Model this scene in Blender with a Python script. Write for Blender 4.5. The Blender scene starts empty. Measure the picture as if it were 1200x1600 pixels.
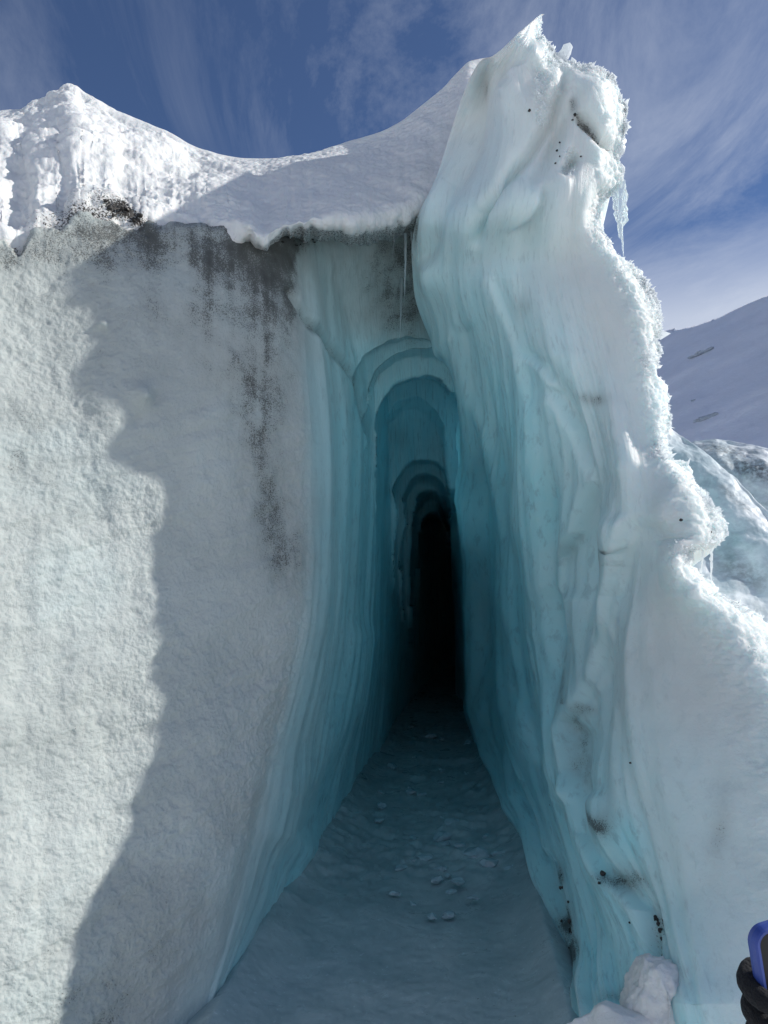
import bpy, bmesh, math, random
import numpy as np
from mathutils import Vector, Matrix, Quaternion
R = math.radians
scn = bpy.context.scene
# ------------------------------------------------------------------ camera, sky, sun, exposure
F = 1155.0; PITCH = R(8.0); CAM = np.array([0.0, 0.0, 1.5])
FW = np.array([0, math.cos(PITCH), math.sin(PITCH)]); UP = np.array([0, -math.sin(PITCH), math.cos(PITCH)])
cd = bpy.data.cameras.new('camera'); cam = bpy.data.objects.new('camera', cd)
scn.collection.objects.link(cam); scn.camera = cam
cam.location = CAM; cam.rotation_euler = (R(90) + PITCH, 0, 0)
cd.sensor_fit = 'VERTICAL'; cd.sensor_height = 32.0; cd.lens = 32.0 * F / 1600.0
cd.clip_start = 0.05; cd.clip_end = 3000
SUN = np.array([0.825, 0.10, 0.555]); SUN /= np.linalg.norm(SUN)
ELEV = math.asin(SUN[2]); AZ = math.atan2(SUN[0], SUN[1])
w = bpy.data.worlds.new('World'); scn.world = w; w.use_nodes = True
nt = w.node_tree; N = nt.nodes; Lk = nt.links; N.clear()
wo = N.new('ShaderNodeOutputWorld'); bg = N.new('ShaderNodeBackground'); bg.inputs['Strength'].default_value = 0.085
sky = N.new('ShaderNodeTexSky'); sky.sky_type = 'NISHITA'; sky.sun_disc = False
sky.sun_elevation = ELEV; sky.sun_rotation = AZ; sky.altitude = 3200; sky.air_density = 1.0; sky.dust_density = 0.4; sky.ozone_density = 1.6
tc = N.new('ShaderNodeTexCoord'); sp = N.new('ShaderNodeSeparateXYZ'); Lk.new(tc.outputs['Generated'], sp.inputs[0])
mz = N.new('ShaderNodeMath'); mz.operation = 'MAXIMUM'; mz.inputs[1].default_value = 0.05; Lk.new(sp.outputs['Z'], mz.inputs[0])
dx = N.new('ShaderNodeMath'); dx.operation = 'DIVIDE'; Lk.new(sp.outputs['X'], dx.inputs[0]); Lk.new(mz.outputs[0], dx.inputs[1])
dy = N.new('ShaderNodeMath'); dy.operation = 'DIVIDE'; Lk.new(sp.outputs['Y'], dy.inputs[0]); Lk.new(mz.outputs[0], dy.inputs[1])
cb = N.new('ShaderNodeCombineXYZ'); Lk.new(dx.outputs[0], cb.inputs[0]); Lk.new(dy.outputs[0], cb.inputs[1])
mp = N.new('ShaderNodeMapping'); mp.inputs['Rotation'].default_value = (0, 0, R(35)); mp.inputs['Scale'].default_value = (1.0, 0.42, 1); mp.inputs['Location'].default_value = (3.1, 1.7, 0)
Lk.new(cb.outputs[0], mp.inputs[0])
n1 = N.new('ShaderNodeTexNoise'); n1.inputs['Scale'].default_value = 1.5; n1.inputs['Detail'].default_value = 11; n1.inputs['Roughness'].default_value = 0.68; n1.inputs['Distortion'].default_value = 0.9
Lk.new(mp.outputs[0], n1.inputs['Vector'])
n2 = N.new('ShaderNodeTexNoise'); n2.inputs['Scale'].default_value = 0.7; n2.inputs['Detail'].default_value = 3; Lk.new(cb.outputs[0], n2.inputs['Vector'])
r1 = N.new('ShaderNodeMapRange'); r1.inputs[1].default_value = 0.43; r1.inputs[2].default_value = 0.72; Lk.new(n1.outputs[0], r1.inputs[0])
r2 = N.new('ShaderNodeMapRange'); r2.inputs[1].default_value = 0.35; r2.inputs[2].default_value = 0.65; Lk.new(n2.outputs[0], r2.inputs[0])
cm = N.new('ShaderNodeMath'); cm.operation = 'MULTIPLY'; Lk.new(r1.outputs[0], cm.inputs[0]); Lk.new(r2.outputs[0], cm.inputs[1])
lowc = N.new('ShaderNodeMapRange'); lowc.inputs[1].default_value = 0.455; lowc.inputs[2].default_value = 0.36; lowc.inputs[3].default_value = 0.0; lowc.inputs[4].default_value = 0.95; Lk.new(sp.outputs['Z'], lowc.inputs[0])
ca = N.new('ShaderNodeMath'); ca.operation = 'ADD'; ca.use_clamp = True; Lk.new(cm.outputs[0], ca.inputs[0]); Lk.new(lowc.outputs[0], ca.inputs[1])
cml = N.new('ShaderNodeMath'); cml.operation = 'MULTIPLY'; cml.inputs[1].default_value = 0.78; Lk.new(ca.outputs[0], cml.inputs[0])
mx = N.new('ShaderNodeMixRGB'); mx.inputs[2].default_value = (7.0, 7.6, 8.8, 1)
Lk.new(cml.outputs[0], mx.inputs[0]); tint = N.new('ShaderNodeMixRGB'); tint.blend_type = 'MULTIPLY'; tint.inputs[0].default_value = 1; tint.inputs[2].default_value = (.95, 1.04, 1.21, 1); Lk.new(sky.outputs[0], tint.inputs[1]); Lk.new(tint.outputs[0], mx.inputs[1])
Lk.new(mx.outputs[0], bg.inputs['Color']); Lk.new(bg.outputs[0], wo.inputs[0])
sl = bpy.data.lights.new('sun', 'SUN'); sl.energy = 4.0; sl.angle = R(0.55); sl.color = (1.0, 0.965, 0.90)
so = bpy.data.objects.new('sun', sl); scn.collection.objects.link(so)
so.rotation_euler = Vector(SUN).to_track_quat('Z', 'Y').to_euler(); so.location = (30, 5, 30)
scn.view_settings.view_transform = 'Standard'; scn.view_settings.look = 'None'
scn.view_settings.exposure = 0.16; scn.view_settings.gamma = 1.0
scn.render.resolution_x = 768; scn.render.resolution_y = 1024
try:
    scn.cycles.max_bounces = 16; scn.cycles.diffuse_bounces = 12; scn.cycles.glossy_bounces = 3
    scn.cycles.transmission_bounces = 6
except Exception: pass

# ------------------------------------------------------------------ maths helpers
rng = np.random.RandomState(7); random.seed(7)
TAB = rng.rand(32, 32, 32).astype(np.float32)
def vnoise(x, y, z):
    xi = np.floor(x).astype(np.int32); yi = np.floor(y).astype(np.int32); zi = np.floor(z).astype(np.int32)
    fx = (x - xi).astype(np.float32); fy = (y - yi).astype(np.float32); fz = (z - zi).astype(np.float32)
    fx = fx*fx*fx*(fx*(fx*6-15)+10); fy = fy*fy*fy*(fy*(fy*6-15)+10); fz = fz*fz*fz*(fz*(fz*6-15)+10)
    x0 = xi & 31; x1 = (xi+1) & 31; y0 = yi & 31; y1 = (yi+1) & 31; z0 = zi & 31; z1 = (zi+1) & 31
    a = TAB[x0, y0, z0]*(1-fx)+TAB[x1, y0, z0]*fx; b = TAB[x0, y1, z0]*(1-fx)+TAB[x1, y1, z0]*fx
    c = TAB[x0, y0, z1]*(1-fx)+TAB[x1, y0, z1]*fx; d = TAB[x0, y1, z1]*(1-fx)+TAB[x1, y1, z1]*fx
    return ((a*(1-fy)+b*fy)*(1-fz)+(c*(1-fy)+d*fy)*fz)*2-1
def fbm(x, y, z, o=4, g=0.5, ridge=False):
    s = 0; a = 1.0; t = 0
    for i in range(o):
        n = vnoise(x*2**i + 17.3*i, y*2**i + 5.1*i, z*2**i + 9.7*i)
        s = s + a*((1-2*np.abs(n)) if ridge else n); t += a; a *= g
    return s/t
def fb(P, f, o=4, g=0.5, ridge=False, st=(1, 1, 1), off=0.0):
    return fbm(P[..., 0]*f*st[0]+off, P[..., 1]*f*st[1]+off*.7, P[..., 2]*f*st[2]+off*.3, o, g, ridge)
def sstep(a, b, x):
    t = np.clip((x-a)/(b-a), 0, 1); return t*t*(3-2*t)
def slopes(x, y):                       # monotone cubic slopes along axis 0
    h = np.diff(x); sh = (-1,)+(1,)*(y.ndim-1); d = np.diff(y, axis=0)/h.reshape(sh)
    m = np.zeros_like(y); m[0] = d[0]; m[-1] = d[-1]
    p = d[:-1]*d[1:]; ok = p > 0
    hm = np.zeros_like(p); hm[ok] = (2*p/(d[:-1]+d[1:]+1e-30))[ok] if True else 0
    m[1:-1] = np.where(ok, hm, 0); return m
def pchip(x, y, q):                     # x (K,), y (K,...), q (M,) -> (M,...)
    x = np.asarray(x, float); y = np.asarray(y, float); q = np.asarray(q, float)
    m = slopes(x, y); i = np.clip(np.searchsorted(x, q)-1, 0, len(x)-2)
    h = (x[i+1]-x[i]); t = (q-x[i])/h; t = np.clip(t, -0.0, 1.0)
    sh = (-1,)+(1,)*(y.ndim-1); t = t.reshape(sh); h = h.reshape(sh)
    return (2*t**3-3*t**2+1)*y[i]+(t**3-2*t**2+t)*h*m[i]+(-2*t**3+3*t**2)*y[i+1]+(t**3-t**2)*h*m[i+1]
def cur(pts, q):                        # pts [(q, value), ...]
    a = np.array(pts, float); return pchip(a[:, 0], a[:, 1], q)
def W(px, py, Y):
    u = (np.asarray(px, float)-600)/F; v = (800-np.asarray(py, float))/F; Y = np.asarray(Y, float)
    ry = FW[1]+v*UP[1]; rz = FW[2]+v*UP[2]; k = Y/ry
    return np.stack(np.broadcast_arrays(CAM[0]+u*k, CAM[1]+Y, CAM[2]+rz*k), -1)
def proj(P):
    d = P-CAM; c = d@FW; return 600+F*d[..., 0]/c, 800-F*(d@UP)/c
def seg_dist(px, py, pts):              # distance to a polyline and the signed side (positive = right of travel)
    best = np.full(px.shape, 1e9); side = np.zeros(px.shape); along = np.zeros(px.shape); L = 0
    for (x0, y0), (x1, y1) in zip(pts[:-1], pts[1:]):
        ex, ey = x1-x0, y1-y0; l2 = ex*ex+ey*ey; l = math.sqrt(l2)
        t = np.clip(((px-x0)*ex+(py-y0)*ey)/l2, 0, 1); d = np.hypot(px-x0-t*ex, py-y0-t*ey)
        m = d < best; best[m] = d[m]; side[m] = np.sign(ex*(py-y0)-ey*(px-x0))[m]; along[m] = (L+t*l)[m]; L += l
    return best, side, along
def inpoly(px, py, pts):
    ins = np.zeros(px.shape, bool); n = len(pts)
    for i in range(n):
        x0, y0 = pts[i]; x1, y1 = pts[(i+1) % n]
        if y0 == y1: continue
        c = ((y0 > py) != (y1 > py)) & (px < (x1-x0)*(py-y0)/(y1-y0)+x0); ins ^= c
    return ins
def blob(px, py, cx, cy, sx, sy, ang=0.0):
    a = R(ang); u = (px-cx)*math.cos(a)+(py-cy)*math.sin(a); v = -(px-cx)*math.sin(a)+(py-cy)*math.cos(a)
    return np.exp(-(u/sx)**2-(v/sy)**2)
LIP = [(-1700, 560), (-700, 420), (-300, 380), (-60, 372), (0, 372), (30, 392), (60, 356), (95, 366), (125, 332), (165, 338), (200, 362), (240, 352), (300, 356), (350, 360), (385, 372), (412, 388), (428, 376), (455, 364), (500, 358), (550, 362), (600, 356), (640, 344), (656, 336), (700, 330), (800, 325)]
def normals(P):
    a = np.gradient(P, axis=1); b = np.gradient(P, axis=0)
    n = np.cross(a, b); n /= (np.linalg.norm(n, axis=-1, keepdims=True)+1e-12); return n
# ------------------------------------------------------------------ objects
def tag(o, label=None, cat=None, group=None, kind=None):
    if label: o['label'] = label
    if cat: o['category'] = cat
    if group: o['group'] = group
    if kind: o['kind'] = kind
    return o
def grid_obj(name, P, mat, attrs=None, flip=False, parent=None, mask=None):
    r, c = P.shape[:2]; idx = np.arange(r*c).reshape(r, c)
    q = np.stack([idx[:-1, :-1], idx[:-1, 1:], idx[1:, 1:], idx[1:, :-1]], -1).reshape(-1, 4)
    if mask is not None: q = q[mask[:-1, :-1].ravel()]
    if flip: q = q[:, ::-1]
    return raw_obj(name, P.reshape(-1, 3), q, mat, attrs, parent)
def raw_obj(name, V, Q, mat, attrs=None, parent=None, smooth=True):
    me = bpy.data.meshes.new(name); k = Q.shape[1]
    me.vertices.add(len(V)); me.vertices.foreach_set('co', np.ascontiguousarray(V, np.float32).ravel())
    me.loops.add(Q.size); me.loops.foreach_set('vertex_index', np.ascontiguousarray(Q, np.int32).ravel())
    me.polygons.add(len(Q)); me.polygons.foreach_set('loop_start', np.arange(0, Q.size, k, dtype=np.int32))
    me.polygons.foreach_set('loop_total', np.full(len(Q), k, np.int32))
    me.polygons.foreach_set('use_smooth', np.full(len(Q), smooth, bool))
    me.update(calc_edges=True); me.validate()
    for n, a in (attrs or {}).items():
        at = me.attributes.new(n, 'FLOAT', 'POINT'); at.data.foreach_set('value', np.ascontiguousarray(a, np.float32).ravel())
    me.materials.append(mat); o = bpy.data.objects.new(name, me); scn.collection.objects.link(o)
    if parent: o.parent = parent
    return o
def bm_obj(name, bm, mat, parent=None, smooth=True):
    me = bpy.data.meshes.new(name); bm.normal_update(); bm.to_mesh(me); bm.free()
    for p in me.polygons: p.use_smooth = smooth
    me.materials.append(mat); o = bpy.data.objects.new(name, me); scn.collection.objects.link(o)
    if parent: o.parent = parent
    return o
def empty(name, loc=(0, 0, 0)):
    o = bpy.data.objects.new(name, None); scn.collection.objects.link(o); o.location = loc; return o
# ------------------------------------------------------------------ materials
def newmat(name):
    m = bpy.data.materials.new(name); m.use_nodes = True; t = m.node_tree
    return m, t, t.nodes['Principled BSDF'], t.nodes['Material Output']
def nd(t, ty, **kw):
    n = t.nodes.new(ty)
    for k, v in kw.items():
        if k.startswith('i_'): n.inputs[int(k[2:])].default_value = v
        else: setattr(n, k, v)
    return n
def noise(t, vec, scale, detail=4, rough=0.55, dist=0.0):
    n = t.nodes.new('ShaderNodeTexNoise'); n.inputs['Scale'].default_value = scale; n.inputs['Detail'].default_value = detail
    n.inputs['Roughness'].default_value = rough; n.inputs['Distortion'].default_value = dist
    t.links.new(vec, n.inputs['Vector']); return n.outputs[0]
def mrange(t, x, a, b, c=0.0, d=1.0):
    n = t.nodes.new('ShaderNodeMapRange'); t.links.new(x, n.inputs[0])
    for i, v in enumerate((a, b, c, d)): n.inputs[i+1].default_value = v
    return n.outputs[0]
def mth(t, op, a, b=None, clamp=False):
    n = t.nodes.new('ShaderNodeMath'); n.operation = op; n.use_clamp = clamp
    for i, v in enumerate((a, b)):
        if v is None: continue
        if isinstance(v, (int, float)): n.inputs[i].default_value = v
        else: t.links.new(v, n.inputs[i])
    return n.outputs[0]
def mix(t, f, a, b):
    n = t.nodes.new('ShaderNodeMixRGB')
    for i, v in enumerate((f, a, b)):
        if isinstance(v, (int, float)): n.inputs[i].default_value = v if i == 0 else (v, v, v, 1)
        elif isinstance(v, tuple): n.inputs[i].default_value = (*v, 1)
        else: t.links.new(v, n.inputs[i])
    return n.outputs[0]
def attr(t, name):
    n = t.nodes.new('ShaderNodeAttribute'); n.attribute_name = name; return n.outputs['Fac']
def bump(t, h, strength, dist, nrm=None):
    n = t.nodes.new('ShaderNodeBump'); n.inputs['Strength'].default_value = strength; n.inputs['Distance'].default_value = dist
    t.links.new(h, n.inputs['Height'])
    if nrm: t.links.new(nrm, n.inputs['Normal'])
    return n.outputs[0]
# glacier ice: attributes blue (0 bubbly white, 1 clear blue), dirt, rough (granular), flow (band coordinate)
def ice_material(name, FIRN, sssw, ssss):
    m, t, b, out = newmat(name); co = t.nodes.new('ShaderNodeTexCoord').outputs['Object']
    blue, dirt, rgh, flow, vv = (attr(t, a) for a in ('blue', 'dirt', 'granular', 'flow', 'flowv'))
    cf = t.nodes.new('ShaderNodeCombineXYZ'); t.links.new(flow, cf.inputs[0]); t.links.new(vv, cf.inputs[1])
    st = noise(t, cf.outputs[0], 9.0, 7, 0.68, 0.15); st2 = noise(t, cf.outputs[0], 2.2, 3, 0.5, 0.2)
    big = noise(t, co, 1.3, 4, 0.55, 0.4); mid = noise(t, co, 9, 5, 0.6)
    fine = noise(t, co, 75, 4, 0.7); speck = noise(t, co, 170, 3, 0.7)
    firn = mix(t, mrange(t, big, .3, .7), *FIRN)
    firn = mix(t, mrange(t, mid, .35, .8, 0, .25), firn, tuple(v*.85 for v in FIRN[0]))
    bl = mix(t, mrange(t, st2, .3, .7), (.42, .82, .88), (.55, .88, .92))
    bl = mix(t, mrange(t, st, .52, .66, 0, .45), bl, (.20, .50, .56))
    bl = mix(t, mrange(t, st, .40, .30, 0, .35), bl, (.58, .84, .90))
    bf = mth(t, 'ADD', blue, mrange(t, big, .3, .7, -.12, .12), True)
    c = mix(t, bf, firn, bl)
    # fine flow lines in the white ice as well
    c = mix(t, mth(t, 'MULTIPLY', mrange(t, st, .55, .64, 0, .22), mth(t, 'SUBTRACT', 1.0, rgh, True)), c, (.34, .44, .46))
    dn = mth(t, 'ADD', dirt, mrange(t, speck, .3, .7, -.42, .42)); dn = mth(t, 'ADD', dn, mrange(t, mid, .3, .7, -.25, .25))
    grit = mth(t, 'MULTIPLY', mrange(t, dn, .60, .80, 0, .7), mrange(t, dirt, .04, .2))
    haze = mth(t, 'MULTIPLY', mth(t, 'MULTIPLY', dirt, mrange(t, mid, .3, .7, .7, 1.3)), .75, True)
    c = mix(t, haze, c, (.17, .185, .175)); c = mix(t, grit, c, (.035, .033, .03))
    t.links.new(c, b.inputs['Base Color'])
    t.links.new(mix(t, rgh, .28, .62), b.inputs['Roughness'])
    b.inputs['IOR'].default_value = 1.31
    hb = mth(t, 'MULTIPLY', fine, rgh); n1 = bump(t, hb, 0.55, 0.012)
    hs = mth(t, 'MULTIPLY', st, mth(t, 'SUBTRACT', 1.0, rgh, True)); n2_ = bump(t, hs, 0.35, 0.02, n1)
    t.links.new(n2_, b.inputs['Normal'])
    b.inputs['Subsurface Weight'].default_value = sssw; b.inputs['Subsurface Radius'].default_value = (0.6, 0.9, 1.0); b.inputs['Subsurface Scale'].default_value = ssss
    tr = t.nodes.new('ShaderNodeBsdfTranslucent'); tr.inputs[0].default_value = (.14, .52, .68, 1)
    ms = t.nodes.new('ShaderNodeMixShader'); t.links.new(attr(t, 'thin'), ms.inputs[0])  # translucent share of the surface: lets sun through to light the passage
    t.links.new(b.outputs[0], ms.inputs[1]); t.links.new(tr.outputs[0], ms.inputs[2]); t.links.new(ms.outputs[0], out.inputs[0])
    return m
def snow_material(name='snow', sc=1.0, col=(.80, .81, .80), dirt=True):
    m, t, b, out = newmat(name); co = t.nodes.new('ShaderNodeTexCoord').outputs['Object']
    big = noise(t, co, 1.7*sc, 5, .55); fine = noise(t, co, 70*sc, 5, .7); med = noise(t, co, 16*sc, 4, .6)
    c = mix(t, mrange(t, big, .3, .7), col, tuple(v*.93 for v in col))
    if dirt:
        d = attr(t, 'dirt'); sp_ = noise(t, co, 110, 3, .7)
        dn = mth(t, 'ADD', d, mrange(t, sp_, .3, .7, -.45, .45)); c = mix(t, mth(t, 'MULTIPLY', d, .55, True), c, (.25, .245, .23))
        c = mix(t, mth(t, 'MULTIPLY', mrange(t, dn, .48, .66), mrange(t, d, .03, .2)), c, (.035, .032, .03))
    t.links.new(c, b.inputs['Base Color']); b.inputs['Roughness'].default_value = .55; b.inputs['IOR'].default_value = 1.31
    n1 = bump(t, fine, .5, .012/sc); n2_ = bump(t, med, .35, .03/sc, n1); t.links.new(n2_, b.inputs['Normal'])
    b.inputs['Subsurface Weight'].default_value = 0.3; b.inputs['Subsurface Radius'].default_value = (.5, .8, 1.0); b.inputs['Subsurface Scale'].default_value = .03
    return m
def crystal_material(name, trans=.45, col=(.86, .92, .95), rough=.12):
    m, t, b, out = newmat(name)
    b.inputs['Base Color'].default_value = (*col, 1); b.inputs['Roughness'].default_value = rough; b.inputs['IOR'].default_value = 1.31
    b.inputs['Transmission Weight'].default_value = trans
    tr = t.nodes.new('ShaderNodeBsdfTranslucent'); tr.inputs[0].default_value = (*col, 1)
    ms = t.nodes.new('ShaderNodeMixShader'); ms.inputs[0].default_value = .45*(1-trans)+.1
    t.links.new(b.outputs[0], ms.inputs[1]); t.links.new(tr.outputs[0], ms.inputs[2]); t.links.new(ms.outputs[0], out.inputs[0])
    return m
def plain(name, col, rough=.6, metallic=0, bscale=0, bstr=.3):
    m, t, b, out = newmat(name); co = t.nodes.new('ShaderNodeTexCoord').outputs['Object']
    n = noise(t, co, bscale or 20, 4, .6); c = mix(t, mrange(t, n, .3, .7), col, tuple(v*.7 for v in col))
    t.links.new(c, b.inputs['Base Color']); b.inputs['Roughness'].default_value = rough; b.inputs['Metallic'].default_value = metallic
    if bscale: t.links.new(bump(t, n, bstr, .01), b.inputs['Normal'])
    return m
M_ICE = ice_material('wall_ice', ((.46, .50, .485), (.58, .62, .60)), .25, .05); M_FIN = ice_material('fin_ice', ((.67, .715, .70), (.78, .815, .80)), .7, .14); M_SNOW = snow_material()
M_FROST = crystal_material('frost_crystals', .1, (.93, .95, .96), .25)
M_CLEAR = crystal_material('clear_icicle', .8, (.9, .96, .98), .06)
M_STONE = plain('wet_stone', (.035, .032, .03), .5, 0, 40)

# ------------------------------------------------------------------ LEFT ICE WALL, dirty recess and tunnel roof  (grid A)
def guides(rows, gl):
    X = np.stack([cur(g[0], rows) for g in gl], 0); D = np.stack([1.0/cur(g[1], rows) for g in gl], 0); return X, D
def loft(rows, gl, per):
    X, D = guides(rows, gl); K = len(gl)
    t = np.concatenate([np.linspace(i, i+1, n, endpoint=False) for i, n in enumerate(per)]+[[K-1]])
    kk = np.arange(K); return pchip(kk, X, t).T, pchip(kk, D, t).T, t
RA = np.concatenate([np.arange(290, 1640, 1.6), np.linspace(1640, 2300, 60)])
GA = [
 ([(290, -1700), (2300, -1700)], [(290, 1.62), (2300, 1.3)]),
 ([(290, -700), (2300, -700)], [(290, 1.9), (2300, 1.5)]),
 ([(290, -200), (2300, -200)], [(290, 2.45), (1300, 2.35), (2300, 2.0)]),
 ([(290, 0), (2300, 0)], [(290, 2.95), (700, 2.8), (1300, 2.62), (2300, 2.3)]),
 ([(290, 200), (1200, 200), (1600, 160), (2300, 60)], [(290, 3.3), (500, 3.12), (1000, 3.02), (1600, 2.75), (2300, 2.5)]),
 ([(290, 350), (1100, 350), (1600, 250), (2300, 120)], [(290, 3.55), (500, 3.38), (1000, 3.25), (1600, 2.85), (2300, 2.6)]),
 ([(290, 425), (600, 430), (1000, 430), (1200, 400), (1400, 350), (1600, 290), (2300, 160)], [(290, 3.75), (500, 3.58), (1000, 3.42), (1600, 2.92), (2300, 2.65)]),
 ([(290, 455), (500, 468), (800, 485), (950, 481), (1050, 465), (1150, 440), (1250, 418), (1350, 393), (1450, 365), (1600, 318), (2300, 180)], [(290, 4.0), (500, 3.78), (1000, 3.6), (1300, 3.35), (1600, 2.98), (2300, 2.7)]),
 ([(290, 500), (500, 515), (700, 532), (900, 528), (1050, 508), (1200, 472), (1300, 450), (1400, 428), (1500, 388), (1600, 345), (2300, 220)], [(290, 4.35), (500, 4.3), (800, 4.45), (1200, 4.2), (1400, 3.9), (1500, 3.5), (1600, 3.08), (2300, 2.8)]),
 ([(290, 550), (500, 565), (700, 580), (900, 570), (1050, 555), (1200, 525), (1330, 500), (1450, 470), (2300, 260)], [(290, 5.2), (500, 5.2), (800, 5.6), (1100, 5.6), (1250, 5.4), (1330, 5.05), (1450, 4.4), (2300, 3.3)]),
 ([(290, 585), (600, 597), (800, 594), (1000, 588), (1100, 578), (1200, 566), (1300, 545), (2300, 330)], [(290, 6.3), (800, 6.6), (1100, 7.0), (1200, 7.2), (1300, 6.8), (2300, 4)]),
 ([(290, 600), (700, 614), (900, 612), (1100, 600), (1200, 590), (2300, 400)], [(290, 8), (1100, 8.8), (2300, 6)]),
 ([(290, 625), (700, 640), (1000, 630), (1100, 622), (2300, 500)], [(290, 10.5), (1100, 11.5), (2300, 9)]),
 ([(290, 670), (700, 680), (1000, 690), (2300, 690)], [(290, 21), (2300, 21)]),
 ([(290, 760), (700, 740), (1000, 740), (2300, 740)], [(290, 28), (2300, 28)]),
]
XA, DA, tA = loft(RA, GA, [60, 60, 70, 90, 110, 90, 50, 32, 34, 40, 24, 16, 14, 24])
tA = tA-1
PYA = np.repeat(RA[:, None], XA.shape[1], 1)
T_A = np.repeat(tA[None], len(RA), 0)
# roof of the passage: steps between nested arches
def arch_in(px, py, cx, top, hw, rr=1.0, lean=0.0, soft=2.5):
    px = np.minimum(px, 704); c = cx+lean*np.clip(py-top, 0, 60); h = hw*(1+0.0006*(py-top))
    yy = top+hw*rr*(1-np.sqrt(np.clip(1-((px-c)/h)**2, 0, 1)))
    sd = np.where(np.abs(px-c) < h, py-yy, -50.0)
    return sstep(-soft, soft, sd)
def wob(px, py, f, a, o): return a*fbm(px*f+o, py*f-o, px*0+o*.37, 3)
wx = XA+wob(XA, PYA, .02, 5, 3.3); wy = PYA+wob(XA, PYA, .02, 5, 8.1)
def cD(px, py, ypts): return 1.0/cur(ypts, np.clip(py, ypts[0][0], ypts[-1][0]).ravel()).reshape(py.shape)
lipA = cur(LIP, XA.ravel().clip(-1700, 800)).reshape(XA.shape)+wob(XA, PYA, .03, 14, 2.2)+wob(XA, PYA, .12, 5, 6.2); DA = 1/(1/DA+np.clip(lipA+4-PYA, 0, 90)*.02)
C = cD(wx, wy, [(290, 5.4), (345, 4.4), (400, 4.45), (470, 4.62), (540, 4.75), (650, 4.95), (850, 5.3), (1000, 7), (1150, 30), (2300, 30)])*(1-.00055*(XA-600))
for (cx, top, hw, rr, lean, ypts) in [
    (640, 532, 78, .80, -.05, [(500, 4.85), (535, 4.95), (600, 5.15), (760, 5.4), (900, 6.5), (1050, 12), (1150, 30), (2300, 30)]),
    (652, 554, 70, .9, -.04, [(500, 5.1), (600, 5.35), (760, 5.7), (900, 6.8), (1050, 12), (1150, 30), (2300, 30)]),
    (655, 590, 61, 1.05, -.02, [(580, 6.9), (640, 7.0), (725, 7.2), (850, 7.6), (1000, 9), (1150, 30), (2300, 30)]),
    (646, 632, 47, 1.5, 0.02, [(580, 7.05), (640, 7.2), (725, 7.7), (850, 8.0), (1000, 10), (1150, 30), (2300, 30)]),
    (658, 718, 41, 1.4, .03, [(700, 8.0), (760, 8.6), (900, 9.4), (1050, 13), (1200, 30), (2300, 30)]),
    (663, 745, 34, 1.7, .05, [(700, 8.8), (760, 9.4), (900, 10.4), (1050, 14), (1200, 30), (2300, 30)]),
    (669, 772, 29, 2.2, .06, [(700, 11), (800, 12.5), (950, 14), (1100, 18), (1200, 30), (2300, 30)]),
    (675, 800, 24, 2.8, .08, [(700, 16), (820, 19), (1000, 23), (1200, 30), (2300, 30)])]:
    mk = arch_in(wx+wob(XA, PYA, .035, 7*hw/78, top*.37), wy+wob(XA, PYA, .03, 9*hw/78, top*.73), cx, top, hw, rr, lean, {532: 3, 548: 8, 590: 3, 632: 14, 718: 4, 745: 9, 772: 8}.get(top, 5)); C = C*(1-mk)+np.minimum(C, cD(wx, wy, ypts))*mk
C = C*(1-.6*sstep(682, 702, XA)*sstep(760, 850, PYA))
def smax(a, b, k): h = np.clip(.5+.5*(a-b)/k, 0, 1); return b*(1-h)+a*h+k*h*(1-h)
kk_ = 0.012*np.clip(DA/.2, .05, 1)
DD = smax(DA, C, kk_)
inner = sstep(-.012, .012, C-DA)        # 1 where the roof or recess is what one sees
PA = W(XA, PYA, 1.0/DD)
nA = normals(PA); nA *= -np.sign(np.sum(nA*(PA-CAM), -1, keepdims=True))
fl = sstep(5.6, 6.6, T_A)               # 0 granular face, 1 smooth passage wall
low = sstep(1150, 1500, PYA)*sstep(3.5, 5.5, T_A)
gran = np.clip(1-fl-.55*low, 0, 1)
dep = np.clip((1/DD)/5, 1, 5)
disp = gran*(.055*fb(PA, 1.1, 3)+.018*fb(PA, 4, 3, st=(1, 1, .6))+.004*fb(PA, 13, 2)+np.clip(.55+1.1*fb(PA, .9, 3, off=4), .12, 1.3)*(.0034*fb(PA, 45, 2, .6)+.0032*fb(PA, 110, 2, .7)+.010*np.minimum(fb(PA, 18, 3), .0)))
# diagonal layering of the sunlit face
dg = PA[..., 2]*.85-PA[..., 0]*.45
disp += gran*(.026*fbm(dg*4.0, PA[..., 0]*1.0, PA[..., 1]*.8, 4, .6)+.008*fbm(dg*22.0, PA[..., 0]*3, PA[..., 1]*2, 3))*sstep(520, 700, PYA)+gran*.005*fbm(XA*.02, PA[..., 2]*.6, PA[..., 1], 3)
flut = fbm(T_A*3.2, PYA*.0016, PYA*0+2.2, 3)*.038 + fbm(T_A*9, PYA*.003, PYA*0+5, 3, ridge=True)*.006
disp += fl*(1-inner)*flut*dep**.5
disp += inner*(.05*fb(PA, 2.0, 3)+.012*fb(PA, 9, 3, st=(1, 1, .5)))
crack = [(448, 455), (478, 498), (520, 545), (556, 592), (566, 640), (590, 700), (600, 760)]
cdst, csd, cal = seg_dist(XA, PYA, crack); cw = 7*np.exp(-(cdst/9)**2)
disp += -.05*np.exp(-(cdst/6.0)**2)*sstep(330, 120, cal)
fold = [(470, 1330), (440, 1300), (455, 1240), (505, 1170), (548, 1090), (560, 1000)]
fd_, fs_, _ = seg_dist(XA, PYA, fold); disp += .05*np.exp(-(fd_/26)**2)*fl
disp += .05*blob(XA, PYA, 222, 622, 15, 17)+.025*blob(XA, PYA, 160, 508, 10, 7)  # two bumps added so the sun catches them as bright spots
PA2 = PA+nA*disp[..., None]
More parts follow.
